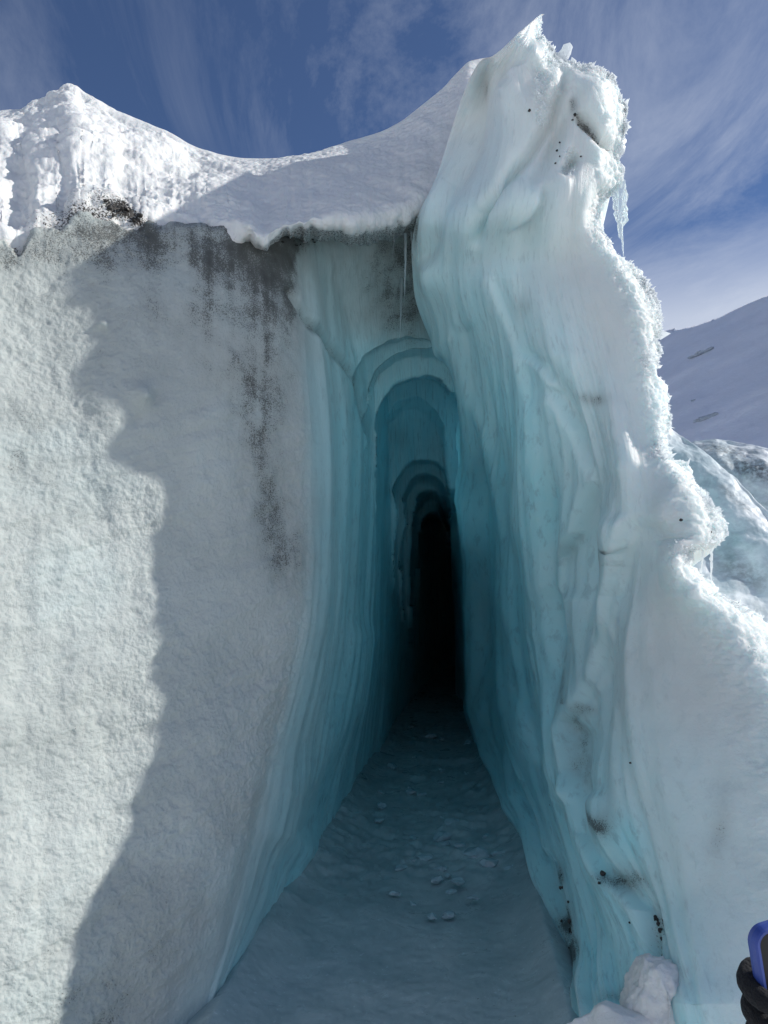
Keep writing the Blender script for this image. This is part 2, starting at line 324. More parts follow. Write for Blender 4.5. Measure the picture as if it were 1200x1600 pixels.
dirtA = np.zeros_like(XA)
def streak(px, py, pts, w_, f=1.0):
    d, s, al = seg_dist(px, py, pts); return f*np.exp(-(d/w_)**2)
xw = XA+wob(XA, PYA, .012, 16, 1.7)+wob(XA, PYA, .05, 5, 4.7); vst = .85+.5*fbm(XA*.09, PYA*.0022, XA*0+6, 4)
dirtA += vst*streak(xw, PYA, [(398, 380), (402, 520), (406, 680), (422, 850), (440, 960)], 30, .33)*sstep(1000, 850, PYA)
dirtA += vst*streak(xw, PYA, [(330, 400), (368, 560), (392, 700), (405, 780)], 34, .25)+vst*streak(xw, PYA, [(440, 420), (445, 640), (450, 900)], 22, .2)
dirtA += 6*blob(xw, PYA, 410, 385, 52, 40)/10+.6*blob(xw, PYA, 462, 376, 42, 20, -15)+.42*blob(xw, PYA, 440, 425, 18, 60)
dirtA += .34*blob(xw, PYA, 150, 365, 110, 34)+.3*blob(xw, PYA, 20, 400, 60, 20); dirtA += vst*(.36*blob(xw, PYA, 250, 385, 210, 50)+.22*blob(xw, PYA, 340, 450, 150, 150))
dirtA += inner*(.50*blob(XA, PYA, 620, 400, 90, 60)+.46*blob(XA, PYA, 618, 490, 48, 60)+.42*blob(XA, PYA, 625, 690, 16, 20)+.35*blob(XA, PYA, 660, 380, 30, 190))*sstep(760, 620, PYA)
dirtA += .5*np.exp(-(cdst/7)**2)*sstep(300, 200, cal)*(1-gran)
dirtA += .20*blob(XA, PYA, 110, 1140, 210, 60, -20)+.16*blob(XA, PYA, 60, 700, 150, 300)
dirtA += streak(XA, PYA, [(350, 1590), (395, 1500), (440, 1430)], 10, .35)
dirtA += gran*.10*sstep(760, 400, PYA)+gran*.26*sstep(.1, .6, fbm(dg*1.6+3, PA[..., 0]*.5, PA[..., 1]*.4, 4))*sstep(560, 760, PYA)+gran*.10*sstep(.0, .5, fb(PA, 1.1, 3, off=9))
blueA = fl*(.45+.55*sstep(380, 700, PYA))*(.45+.55*sstep(6, 8, T_A))*(1-.5*inner*sstep(560, 480, PYA))+.18*low
blueA = np.clip(blueA+inner*sstep(590, 640, PYA)*.4, 0, 1)
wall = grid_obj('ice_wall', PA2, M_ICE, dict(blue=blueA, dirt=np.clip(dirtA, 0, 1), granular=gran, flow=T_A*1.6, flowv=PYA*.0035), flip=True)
tag(wall, 'tall left glacier ice wall, grainy and half sunlit, turning into the blue passage', 'ice wall')

# ------------------------------------------------------------------ RIGHT ICE FIN (grid B)
RIDGE = [(22, 846), (30, 847), (64, 843), (74, 853), (88, 864), (96, 878), (101, 900), (106, 926), (118, 942), (126, 955), (150, 963), (166, 972), (182, 976), (210, 974), (240, 972), (250, 965), (266, 975), (288, 974), (303, 962), (312, 944), (330, 937), (355, 940), (375, 946), (395, 963), (411, 977), (426, 1001), (460, 1019), (480, 1029), (512, 1031), (546, 1030), (562, 1025), (587, 1029), (602, 1041), (632, 1043), (662, 1041), (692, 1040), (722, 1044), (728, 1062), (737, 1076), (760, 1091), (768, 1106), (786, 1111), (803, 1122), (816, 1132), (836, 1131), (846, 1122), (853, 1082), (862, 1076), (872, 1079), (884, 1079), (899, 1096), (921, 1121), (932, 1128), (944, 1158), (959, 1188), (974, 1202), (1100, 1290), (1300, 1350), (1700, 1400), (2300, 1440)]
# the sunlit border on the left wall fixes how far away the ridge stands: follow the sun's rays back from it
SHB = [(112, 500), (130, 560), (190, 690), (230, 770), (247, 860), (252, 1000), (238, 1130), (235, 1240), (190, 1350), (140, 1470), (85, 1590)]
def ridge_depth():
    out = []
    rp = np.array(RIDGE, float); rpy = np.linspace(22, 2300, 4000); rpx = np.interp(rpy, rp[:, 0], rp[:, 1])
    for (qx, qy) in SHB:
        j = np.argmin(np.abs(XA[np.argmin(np.abs(RA-qy))]-qx)); Q = PA2[np.argmin(np.abs(RA-qy)), j]
        for s in np.linspace(1.5, 5, 1500):
            p = Q+SUN*s; x, y = proj(p)
            if x >= np.interp(y, rpy, rpx): out.append((float(y), float(p[1]))); break
    return out
RD = ridge_depth(); print('ridge depth', [(round(a), round(b, 2)) for a, b in RD])
rY = sorted(RD); rY = [(0, 3.34)]+[(a, b) for a, b in rY if 150 < a < 880]+[(974, 2.80), (1100, 2.66), (1300, 2.5), (1700, 2.3), (2300, 2.1)]
RB = np.concatenate([np.arange(22, 1640, 1.5), np.linspace(1640, 2300, 60)])
rpx = np.interp(RB, [a for a, b in RIDGE], [b for a, b in RIDGE]); rYv = cur(rY, RB)+.15+.035*sstep(450, 650, RB)
rpx = rpx + sstep(60, 90, RB)*(2.2*fbm(RB*.13, RB*0, RB*0+3, 4))*sstep(1200, 1000, RB)
Lp = [(22, 845), (45, 817), (60, 802), (74, 787), (88, 769), (98, 752), (115, 739), (140, 727), (200, 706), (280, 682), (340, 655), (400, 648), (450, 652), (500, 664), (540, 681), (570, 701), (600, 712), (650, 713), (700, 708), (750, 700), (800, 693), (900, 701), (1000, 708), (1060, 712), (1150, 716), (2300, 720)]
GB0 = (Lp, [(22, 3.36), (45, 3.42), (88, 3.7), (95, 3.85), (280, 4.05), (400, 4.15), (500, 4.5), (570, 5.1), (600, 5.6), (650, 6.6), (700, 8.2), (800, 13), (1000, 16), (1150, 13), (2300, 9)])
GBs = [GB0,
 ([(300, 700), (400, 684), (500, 700), (600, 728), (700, 735), (800, 729), (900, 733), (1000, 737), (1100, 734), (1150, 746), (1250, 775), (1310, 812), (1400, 835), (1500, 860), (1600, 885), (2300, 1000)],
  [(300, 3.85), (400, 3.98), (500, 4.25), (600, 4.8), (700, 5.6), (800, 7.2), (900, 8.4), (1000, 9.2), (1100, 9.6), (1150, 9.0), (1250, 6.35), (1310, 5.3), (1400, 4.3), (1500, 3.55), (1600, 3.0), (2300, 2.5)]),
 ([(300, 735), (400, 722), (500, 735), (600, 755), (700, 762), (800, 766), (900, 770), (1000, 772), (1100, 768), (1200, 790), (1300, 832), (1400, 852), (1500, 878), (1600, 903), (2300, 1030)],
  [(300, 3.7), (400, 3.8), (500, 4.0), (600, 4.35), (700, 4.9), (800, 5.9), (900, 6.8), (1000, 7.4), (1100, 7.2), (1200, 6.0), (1300, 4.7), (1400, 3.95), (1500, 3.35), (1600, 2.88), (2300, 2.45)]),
 ([(300, 790), (400, 775), (500, 785), (600, 800), (700, 815), (800, 822), (900, 830), (1000, 832), (1100, 835), (1200, 850), (1300, 868), (1400, 888), (1500, 905), (1600, 930), (2300, 1060)],
  [(300, 3.5), (400, 3.6), (500, 3.75), (600, 3.95), (700, 4.2), (800, 4.6), (900, 4.9), (1000, 5.1), (1100, 4.9), (1200, 4.4), (1300, 3.9), (1400, 3.5), (1500, 3.1), (1600, 2.75), (2300, 2.4)]),
 ([(300, 850), (400, 840), (500, 855), (600, 875), (700, 900), (800, 905), (900, 900), (1000, 898), (1100, 900), (1200, 905), (1300, 925), (1400, 955), (1500, 985), (1600, 1012), (2300, 1120)],
  [(300, 3.38), (400, 3.42), (500, 3.45), (600, 3.52), (700, 3.62), (800, 3.8), (900, 4.0), (1000, 4.05), (1100, 3.85), (1200, 3.6), (1300, 3.35), (1400, 3.1), (1500, 2.85), (1600, 2.62), (2300, 2.3)]),
 ([(300, 895), (400, 905), (500, 935), (600, 960), (700, 985), (800, 1000), (900, 1005), (1000, 1005), (1100, 1010), (1200, 1020), (1300, 1040), (1400, 1060), (1500, 1080), (1600, 1100), (2300, 1200)],
  [(300, 3.30), (400, 3.32), (500, 3.28), (600, 3.24), (700, 3.22), (800, 3.20), (900, 3.22), (1000, 3.18), (1100, 3.05), (1200, 2.92), (1300, 2.8), (1400, 2.68), (1500, 2.52), (1600, 2.38), (2300, 2.1)]),
]
XB = [cur(g[0], RB) for g in GBs]; YB = [cur(g[1], RB) for g in GBs]
# above py 300 the guides close up towards the peak
up = RB < 300
def at300(g): return float(cur(g[0], [300])[0])
L300 = float(cur(Lp, [300])[0]); R300 = float(np.interp(300, RB, rpx))
for k in range(1, 6):
    fr = (at300(GBs[k])-L300)/(R300-L300)
    blend = sstep(300, 240, RB)
    XB[k] = XB[k]*(1-blend)+(XB[0]+(rpx-XB[0])*fr)*blend
    yk = YB[0]+(rYv-YB[0])*fr**.8-.16*np.sin(math.pi*fr)*sstep(22, 120, RB)
    YB[k] = YB[k]*(1-blend)+yk*blend
    XB[k] = np.minimum(XB[k], rpx-4)
shw = np.interp(RB, [22, 60, 100, 700, 760, 860, 950, 1000, 1700, 2300], [1, 14, 30, 45, 75, 35, 60, 60, 130, 150])
ysh = rYv-np.interp(RB, [22, 100, 1600], [.02, .15, .18])
for k_, o_ in ((5, .05), (4, .14), (3, .26), (2, .36)): YB[k_] = np.maximum(YB[k_], ysh+o_)
XB.append(np.maximum(np.maximum(rpx-shw, XB[5]+1), XB[5]*.3+rpx*.7)); XB[-1] = np.minimum(XB[-1], rpx-1); YB.append(rYv-np.interp(RB, [22, 100, 1600], [.02, .15, .18]))
XB.append(rpx); YB.append(rYv)
ksm = np.exp(-(np.arange(-60, 61)/26.)**2); ksm /= ksm.sum()
def smo1(a): return np.convolve(np.pad(a, 60, 'edge'), ksm, 'valid')
f_up = sstep(900, 700, RB)
rs = smo1(rpx); rs = np.minimum(rs, rpx)*f_up+rpx*(1-f_up)
for k in range(1, 7):
    a = XB[k]+(smo1(XB[k])-XB[k])*f_up; XB[k] = np.minimum(a, rpx-2.0*(7-k))
X = np.stack(XB, 0); D = 1/np.stack(YB, 0)
for k in range(1, len(X)): X[k] = np.maximum(X[k], X[k-1]+.3)
per = [16, 22, 34, 44, 56, 44, 34]
tB = np.concatenate([np.linspace(i, i+1, n, endpoint=False) for i, n in enumerate(per)]+[[len(per)]])
Xg = pchip(np.arange(len(X)), X, tB).T; Dg = pchip(np.arange(len(X)), D, tB).T
PYB = np.repeat(RB[:, None], Xg.shape[1], 1)
nr_ = int(np.sum(RB < 430)); dR_, _, _ = seg_dist(Xg[:nr_], PYB[:nr_], [(b, a) for a, b in RIDGE if a < 500]); dL_, _, _ = seg_dist(Xg[:nr_], PYB[:nr_], [(b, a) for a, b in Lp if a <= 500])
wh = sstep(420, 290, PYB[:nr_]); yh = rYv[:nr_, None]-.02*sstep(230, 60, PYB[:nr_])-.15*sstep(0, 34, dR_)+.52*(1-sstep(0, 105, dL_))*sstep(60, 230, PYB[:nr_])
Dg[:nr_] = Dg[:nr_]*(1-wh)+wh/yh
T_B = np.repeat(tB[None], len(RB), 0)
PB = W(Xg, PYB, 1/Dg); nB = normals(PB); nB *= -np.sign(np.sum(nB*(PB-CAM), -1, keepdims=True))
edge = (rpx[:, None]-Xg).copy(); edge[:nr_] = np.minimum(edge[:nr_], dR_)                                    # pixels from the ridge
top = sstep(420, 250, PYB)
rimw = np.interp(RB, [22, 60, 200, 400, 700, 800, 860, 950, 1000, 1300, 2300], [6, 22, 26, 34, 42, 75, 40, 60, 75, 110, 120])[:, None]
rim = sstep(1.0, .35, edge/rimw+.35*fb(PB, 6, 3))
def lobe(cx, cy, sx, sy, ang, a): return a*blob(Xg, PYB, cx, cy, sx, sy, ang)
disp = np.zeros_like(Xg)
flutB = fbm(T_B*1.6, PYB*.0022, PYB*0+7.2, 3)*.10+fbm(T_B*5.0, PYB*.0028, PYB*0+1.5, 3, ridge=True)*.022+fbm(T_B*16, PYB*.004, PYB*0+4.5, 2)*.006
smooth = sstep(6.2, 4.6, T_B)
disp += flutB*sstep(5.8, 4.4, T_B)*np.clip(1/Dg/3.6, 1, 2.2)*(1-.85*sstep(750, 400, PYB))
disp *= 1-.8*sstep(4.8, 5.6, T_B)
disp += .05*fb(PB, .9, 3)*(1-.7*sstep(5, 6, T_B))+.012*fb(PB, 5, 3)*sstep(3.5, 6, T_B)
# creases and lobes traced from the photograph
def crease(pts, w_, a, side=0.0, wd=30):
    d, s, al = seg_dist(Xg, PYB, pts); e = sstep(0, 25, al)*sstep(al.max()+1, al.max()-25, al)
    r = -a*np.exp(-(d/w_)**2)
    if side: r = r+side*s*np.exp(-(d/wd)**2)*(1-np.exp(-(d/(w_*.8))**2))
    return r*e
disp += crease([(884, 105), (880, 135), (862, 185), (825, 245), (790, 285), (755, 335), (742, 390)], 9, .07, .0)
disp += crease([(768, 86), (752, 140), (745, 230), (700, 330), (672, 420)], 12, .05)
disp += crease([(850, 285), (846, 320), (830, 345), (790, 365)], 7, .035, .02, 24)
disp += crease([(893, 178), (915, 200), (945, 225), (965, 245)], 8, .06)
disp += crease([(905, 235), (888, 262), (872, 285)], 9, .07)
disp += crease([(812, 545), (850, 575), (880, 610)], 5, .02, .02, 18)
disp += crease([(860, 600), (905, 670), (930, 750), (915, 830), (893, 870), (890, 940)], 6, .035, .035, 34)
disp += crease([(1000, 800), (985, 880), (955, 960), (925, 1060), (905, 1110), (893, 1130), (895, 1200), (908, 1260)], 6, .02, .045, 40)
disp += crease([(893, 1120), (895, 1210), (920, 1300), (955, 1360), (1005, 1420), (1012, 1500), (1030, 1560)], 8, .05, .03, 34)
disp += crease([(845, 1320), (858, 1400), (872, 1480), (885, 1560)], 7, .045)
disp += crease([(770, 420), (810, 520), (850, 650), (868, 760), (872, 900), (865, 1010)], 7, .02, .02, 26)
disp += crease([(715, 500), (745, 600), (775, 700), (800, 820), (815, 950), (812, 1080), (835, 1200)], 6, .02, .03, 22)
disp += lobe(925, 160, 36, 40, 0, .05)+lobe(812, 130, 24, 60, 20, .09)+lobe(810, 320, 42, 32, -30, .08)+lobe(870, 330, 26, 70, 10, .06)-lobe(868, 210, 14, 60, 25, .08)+lobe(905, 300, 30, 40, 0, .03)
disp += lobe(690, 330, 26, 60, 15, .05)+lobe(680, 430, 18, 30, 0, .05)+lobe(690, 540, 14, 22, 0, .04)
disp += lobe(850, 720, 40, 110, 0, .05)+lobe(950, 830, 34, 60, 0, .045)+lobe(960, 680, 30, 70, 0, .03)
disp += lobe(1055, 800, 30, 40, 0, .05)+lobe(960, 1300, 30, 60, -20, .04)+lobe(985, 1480, 30, 50, -20, -.04)
# porous crystalline patches on the fin head
xt = blob(Xg, PYB, 853, 150, 26, 55, 12)+blob(Xg, PYB, 890, 255, 18, 30, 10)+.7*blob(Xg, PYB, 850, 90, 14, 30)
cry = np.clip(np.maximum(rim, sstep(.35, .75, xt+.25*fb(PB, 9, 3))), 0, 1)
lit_ = np.maximum(cry, .8*sstep(5.3, 6.0, T_B))
disp += lit_*(.018*fb(PB, 12, 3)+.012*fb(PB, 38, 2)+.008*fb(PB, 80, 2))
disp *= sstep(20, 70, PYB)
PB2 = PB+nB*disp[..., None]
# closing surfaces: the hidden left edge and the sunny back of the fin
L0 = PB2[:, :1]; yl = L0[..., 1:2]; tgt = np.where(RB[:, None, None] < 575, yl+1.2, np.maximum(yl+1, 36.0))
Lb = np.concatenate([CAM+(L0-CAM)*(yl+(tgt-yl)*f_)/yl+np.array([.02, 0, 0]) for f_ in (1.0, .4, .1)], 1)
base = PB2[:, -1:]; fade = sstep(22, 130, RB)[:, None, None]
ry_ = (base-CAM)
bks = [base+ry_*.02*(.3+.7*fade)+np.array([-.004, 0, 0]), base+ry_*.06*(.25+.75*fade)+np.array([-.02, 0, -.01]), base+ry_*.17*(.2+.8*fade)+np.array([-.06, 0, -.05])]
bks += [base+np.array(v)*(.25+.75*fade) for v in ((.08, 1.0, -.2), (.10, 1.5, -.3), (.10, 1.9, -.4))]
ntr = fb(np.concatenate(bks, 1), 3.0, 3)
bk = np.concatenate(bks, 1); bk[..., 0] += .04*ntr
PF = np.concatenate([Lb, PB2]+[bk], 1); nb = bk.shape[1]
def padB(a, l, r): return np.concatenate([np.repeat(np.full((len(RB), 1), l) if np.isscalar(l) else l, 3, 1), a, np.full((len(RB), nb), r)], 1)
blueB = sstep(5.6, 2.2, T_B+.35*fb(PB, 1.2, 3))*sstep(250, 800, PYB+80*fb(PB, 1.0, 2))*.85
blueB = blueB+.22*sstep(5.5, 3.5, T_B)*sstep(80, 400, PYB)
blueB += .45*blob(Xg, PYB, 985, 1310, 30, 45)*sstep(6, 5, T_B)+.3*sstep(1250, 1500, PYB)*sstep(5.6, 4.6, T_B)+.12*sstep(1000, 1300, PYB)
blueB = np.clip(blueB*(1-rim), 0, 1)
dirtB = .35*blob(Xg, PYB, 930, 625, 26, 10, 10)+.35*blob(Xg, PYB, 948, 875, 12, 24)+.2*blob(Xg, PYB, 895, 855, 9, 26)
dirtB += .5*blob(Xg, PYB, 858, 1365, 8, 24)+.85*blob(Xg, PYB, 866, 1435, 9, 28, 0)+.8*blob(Xg, PYB, 875, 1490, 9, 26)+.45*blob(Xg, PYB, 880, 1550, 10, 30)
dirtB += .5*blob(Xg, PYB, 975, 1375, 28, 18)+.45*blob(Xg, PYB, 1012, 1445, 9, 40)+.35*blob(Xg, PYB, 955, 1290, 20, 26, 20)+.3*blob(Xg, PYB, 965, 1545, 60, 12, -15)
dirtB += streak(Xg, PYB, [(905, 1105), (893, 1130), (895, 1200), (930, 1270), (960, 1300)], 8, .28)+.5*blob(Xg, PYB, 655, 350, 8, 34)+.3*blob(Xg, PYB, 750, 135, 12, 28)
dirtB += streak(Xg, PYB, [(893, 160), (897, 182), (920, 202), (945, 225)], 5, .45)+.25*blob(Xg, PYB, 818, 480, 12, 18)+streak(Xg, PYB, [(878, 1050), (885, 1075), (890, 1100)], 5, .3)
dirtB = dirtB*1.45+.3*fbm(T_B*6, PYB*.004, PYB*0+8, 3)*sstep(.1, .4, dirtB); dirtB += .26*blob(Xg, PYB, 1125, 1290, 16, 70, 6)
YgB = 1/Dg; sunthruB = .12*sstep(900, 700, PYB)*sstep(5.2, 7.2, YgB)*np.exp(-np.clip(YgB-7.5, 0, 99)/2.6)*sstep(3.2, 2.4, T_B)  # translucent mask shaped for the passage glow, faded with depth and downwards
granB = np.clip(cry+.55*sstep(4.5, 5.6, T_B)+.12, 0, 1)
fin = grid_obj('ice_fin', PF, M_FIN, dict(thin=padB(sunthruB, 0, 0), blue=padB(blueB, 0, 0), dirt=padB(np.clip(dirtB, 0, 1), 0, 0), granular=padB(granB, .8, .9),
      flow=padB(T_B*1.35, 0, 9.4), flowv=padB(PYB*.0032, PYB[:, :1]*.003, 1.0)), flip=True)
tag(fin, 'towering curled fin of ice right of the passage with a frosted sunlit edge', 'ice fin')

# ------------------------------------------------------------------ SNOW BANK on top of the wall (grid C)
TOP = [(-1700, 330), (-1100, 190), (-700, 240), (-300, 200), (-60, 178), (0, 172), (32, 171), (52, 163), (75, 150), (92, 139), (105, 131), (118, 133), (132, 143), (160, 158), (185, 173), (210, 184), (240, 196), (265, 207), (300, 226), (345, 242), (400, 248), (450, 246), (490, 240), (520, 229), (550, 219), (600, 203), (650, 172), (690, 139), (715, 112), (735, 94), (760, 90), (800, 88)]
pc = np.concatenate([np.linspace(-1700, -40, 150), np.arange(-36, 800, 1.7)])
topc = cur(TOP, pc)+fbm(pc*.12, pc*0, pc*0+4, 3)*1.3*sstep(360, 100, pc)+fbm(pc*.03, pc*0, pc*0+9, 2)*1.5
lipc = cur(LIP, pc)+fbm(pc*.09, pc*0, pc*0+1, 3)*5
Yl = cur([(-1700, 1.60), (-700, 1.88), (-200, 2.42), (0, 2.92), (150, 3.14), (330, 3.40), (415, 3.42), (500, 3.55), (600, 3.80), (656, 3.95), (800, 4.2)], pc)
Yt = cur([(-1700, 2.5), (-700, 3.0), (-200, 3.8), (0, 4.35), (105, 4.5), (430, 4.75), (620, 5.0), (740, 5.1), (800, 5.2)], pc)
vs = [(-.14, .50), (-.02, .10), (.05, .02), (.14, .0), (.30, .10), (.55, .38), (.78, .68), (.92, .90), (1.0, 1.0)]
PYc = np.stack([lipc+(topc-lipc)*a for a, b in vs], 0); DYc = np.stack([1/(Yl+(Yt-Yl)*b) for a, b in vs], 0)
lf = sstep(400, 350, pc)[None]; DYc[0] = 1/(Yl+.5-.40*lf[0]); DYc[1] = 1/(Yl+.12-.08*lf[0]); DYc[2] = 1/(Yl+(Yt-Yl)*.02+.03*lf[0]); DYc[3] = 1/(Yl+.09*lf[0]); DYc[4] = 1/(Yl+(Yt-Yl)*(.10+.10*lf[0])); DYc[5] = 1/(Yl+(Yt-Yl)*(.38+.06*lf[0])); PYc[0] += 45*lf[0]; PYc[1] += 18*lf[0]
tv = np.concatenate([np.linspace(0, 3, 24, endpoint=False), np.linspace(3, 8, 170)])
pyC = pchip(np.arange(9), PYc, tv); DC = pchip(np.arange(9), DYc, tv); pxC = np.repeat(pc[None], len(tv), 0)
PC = W(pxC, pyC, 1/DC); nC = normals(PC); nC *= -np.sign(np.sum(nC*(PC-CAM), -1, keepdims=True))
tt = tv[:, None]/8; lump = sstep(430, 330, pxC)
edg = sstep(1.0, .93, tt)
smo = 1-lump; lump = lump*(.2+.8*sstep(.15, .5, tt)); d = lump*(.08*fb(PC, 1.8, 2)+.06*fb(PC, 4.0, 3)+.012*fb(PC, 14, 3)+.007*fb(PC, 50, 3))
d += smo*(.04*fb(PC, 1.4, 2)+.022*fb(PC, 5, 3, st=(1, 1, .6))+.006*fb(PC, 22, 3))
d += (.018+.02*lf)*fb(PC, 7, 3)*sstep(.5, .25, tt)+.006*fb(PC, 45, 2)
d += smo*.015*fbm(pxC*.01+pyC*.012, (pxC*.5-pyC)*.05, pyC*0, 3)*sstep(520, 640, pxC)
d *= 1-.75*lf*sstep(.42, .2, tt); d += lf*.05*fb(PC, 5, 5, .6)*sstep(.5, .3, tt)
PC2 = PC+nC*(d*edg)[..., None]
back = [PC2[-1:]+np.array(v) for v in ((0, .35, .02), (0, 1.6, .15), (0, 6, 1.0), (0, 14, 2.0), (0, 27, 3))]
for i, s in enumerate((0, .3, 1.5, 3.5, 6)): back[i][..., 0] += s*((pc-330)/500)[None]
PC3 = np.concatenate([PC2]+back, 0)
dC = .75*blob(pxC, pyC, 198, 335, 36, 9, 28)+.33*blob(pxC, pyC, 150, 325, 85, 32)+.4*blob(pxC, pyC, 300, 352, 40, 7)+.6*blob(pxC, pyC, 10, 393, 30, 8)+.35*blob(pxC, pyC, 100, 350, 80, 22)
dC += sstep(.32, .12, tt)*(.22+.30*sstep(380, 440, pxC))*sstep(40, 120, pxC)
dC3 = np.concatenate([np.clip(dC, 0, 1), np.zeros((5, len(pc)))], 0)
cap = grid_obj('snow_bank', PC3, M_SNOW, dict(dirt=dC3))
tag(cap, 'thick lumpy snow bank lying on top of the left ice wall against the sky', 'snow bank')

# ------------------------------------------------------------------ GROUND, passage floor
fy = np.concatenate([np.arange(1040, 1640, 2.0), np.linspace(1640, 3000, 60)]); fx = np.concatenate([np.arange(180, 1050, 2.2)])
FX, FY = np.meshgrid(fx, fy); v = (800-FY)/F; rz = FW[2]+v*UP[2]; ry = FW[1]+v*UP[1]
Yf = -1.5*ry/rz; PFl = W(FX, FY, Yf)
LE = [(270, 1750), (345, 1600), (400, 1490), (450, 1405), (500, 1330), (560, 1230), (582, 1160), (605, 1100), (640, 1050)]
RE = [(720, 1050), (740, 1120), (775, 1250), (812, 1310), (835, 1400), (860, 1500), (885, 1600), (920, 1750)]
d1, _, _ = seg_dist(FX, FY, LE); d2, _, _ = seg_dist(FX, FY, RE)
sc_ = Yf/3.0
zf = .09*np.exp(-(np.minimum(d1, d2)*sc_/42)**1.5)
rough_ = sstep(1040, 1150, FY)*sstep(1470, 1330, FY+.25*(FX-640))*sstep(.0, .3, fb(PFl, 1.4, 3)+.35)
zf += .022*fb(PFl, 1.6, 3)+rough_*(.055*np.maximum(fb(PFl, 4, 5, .6), -.1)+.016*fb(PFl, 18, 3))+.0035*fb(PFl, 30, 3)
zf += -.05*blob(FX, FY, 690, 1400, 80, 28)
PFl[..., 2] = zf
def floor_material():
    m, t, b, out = newmat('passage_floor_ice'); co = t.nodes.new('ShaderNodeTexCoord').outputs['Object']; rr_ = attr(t, 'rough')
    big = noise(t, co, 1.2, 5, .6, .6); med = noise(t, co, 6, 6, .65, .5); sp_ = noise(t, co, 55, 2, .6)
    c = mix(t, mrange(t, big, .3, .7), (.31, .41, .43), (.52, .60, .61)); c = mix(t, mrange(t, med, .42, .72, 0, .6), c, (.22, .32, .34))
    c = mix(t, mth(t, 'MULTIPLY', mrange(t, sp_, .66, .74), .5), c, (.7, .8, .85)); c = mix(t, mrange(t, sp_, .28, .22, 0, .8), c, (.03, .04, .045))
    c = mix(t, mth(t, 'MULTIPLY', mrange(t, med, .30, .40, .6, 0), rr_), c, (.55, .72, .78))
    t.links.new(c, b.inputs['Base Color']); t.links.new(mrange(t, med, .3, .7, .18, .5), b.inputs['Roughness']); b.inputs['IOR'].default_value = 1.31
    t.links.new(bump(t, med, .3, .02), b.inputs['Normal']); return m
fl_ = grid_obj('ice_floor', PFl, floor_material(), dict(rough=rough_), flip=True); tag(fl_, kind='structure')
def plane_grid(x0, x1, y0, y1, n, zf_):
    a, b = np.meshgrid(np.linspace(x0, x1, n), np.linspace(y0, y1, n)); return np.stack([a, b, zf_(a, b)], -1)
# snow ground: one sheet, finer near the camera, reaching the horizon
q = np.sign(np.linspace(-1, 1, 260))*np.abs(np.linspace(-1, 1, 260))**4*900
GX, GY = np.meshgrid(q, q); rr = np.hypot(GX, GY)
M_GS = snow_material('ground_snow', 1.0, dirt=False)
GZ = -.10+.25*fbm(GX*.25, GY*.25, GX*0, 3)*sstep(4, 12, rr)-.25*sstep(.0, 1, np.exp(-((GX-.3)/2.2)**2)*sstep(.5, 2.5, GY)*sstep(34, 30, GY))
tag(grid_obj('snow_ground', np.stack([GX, GY, GZ], -1), M_GS), kind='structure')

# ------------------------------------------------------------------ BACKGROUND: mountain, two ice ridges, snow slope
mpx = np.arange(420, 2100, 4.0); OUT = [(420, 960), (600, 760), (760, 620), (900, 560), (1000, 528), (1035, 515), (1070, 508), (1100, 499), (1130, 489), (1160, 476), (1200, 467), (1260, 470), (1350, 500), (1500, 590), (1700, 780), (2100, 960)]
mo = cur(OUT, mpx); vm = np.linspace(0, 1, 160); MX = np.repeat(mpx[None], 160, 0); MY = mo[None]+(985-mo[None])*vm[:, None]
n_ = np.array([-.60, -.24, .77]); n_ /= np.linalg.norm(n_)
ray = W(MX, MY, 1.0)-CAM; p0 = (W(1100, 700, 150.0)-CAM)@n_; k = p0/(ray@n_); k = np.clip(k, 20, 420)
PM = CAM+ray*k[..., None]
PM[..., 1] += 9*fb(PM, .02, 3)+3.0*fb(PM, .06, 4, st=(.6, 1, 2.5))+.7*fb(PM, .35, 3, st=(.6, 1, 2))
bk1 = PM[:1]+np.array([15, 60, -12.]); bk2 = PM[:1]+np.array([60, 200, -90.])
PM = np.concatenate([bk2, bk1, PM], 0)
M_MT = snow_material('mountain_snow', .06, (.70, .74, .83), False)
mt = grid_obj('mountain', PM, M_MT, flip=False); tag(mt, kind='structure')
def far_ice():
    m, t, b, out = newmat('weathered_ice'); co = t.nodes.new('ShaderNodeTexCoord').outputs['Object']; dz = attr(t, 'dirt')
    big = noise(t, co, .9, 6, .6, .5); med = noise(t, co, 4, 6, .65); st_ = noise(t, co, 11, 5, .7)
    c = mix(t, mrange(t, big, .4, .6), (.50, .60, .64), (.78, .82, .85)); c = mix(t, mrange(t, med, .5, .75, 0, .7), c, (.26, .34, .36))
    dd_ = mth(t, 'MULTIPLY', dz, mrange(t, st_, .35, .6)); c = mix(t, dd_, c, (.09, .09, .085))
    t.links.new(c, b.inputs['Base Color']); b.inputs['Roughness'].default_value = .5; t.links.new(bump(t, med, .5, .05), b.inputs['Normal']); return m
M_FAR = far_ice()
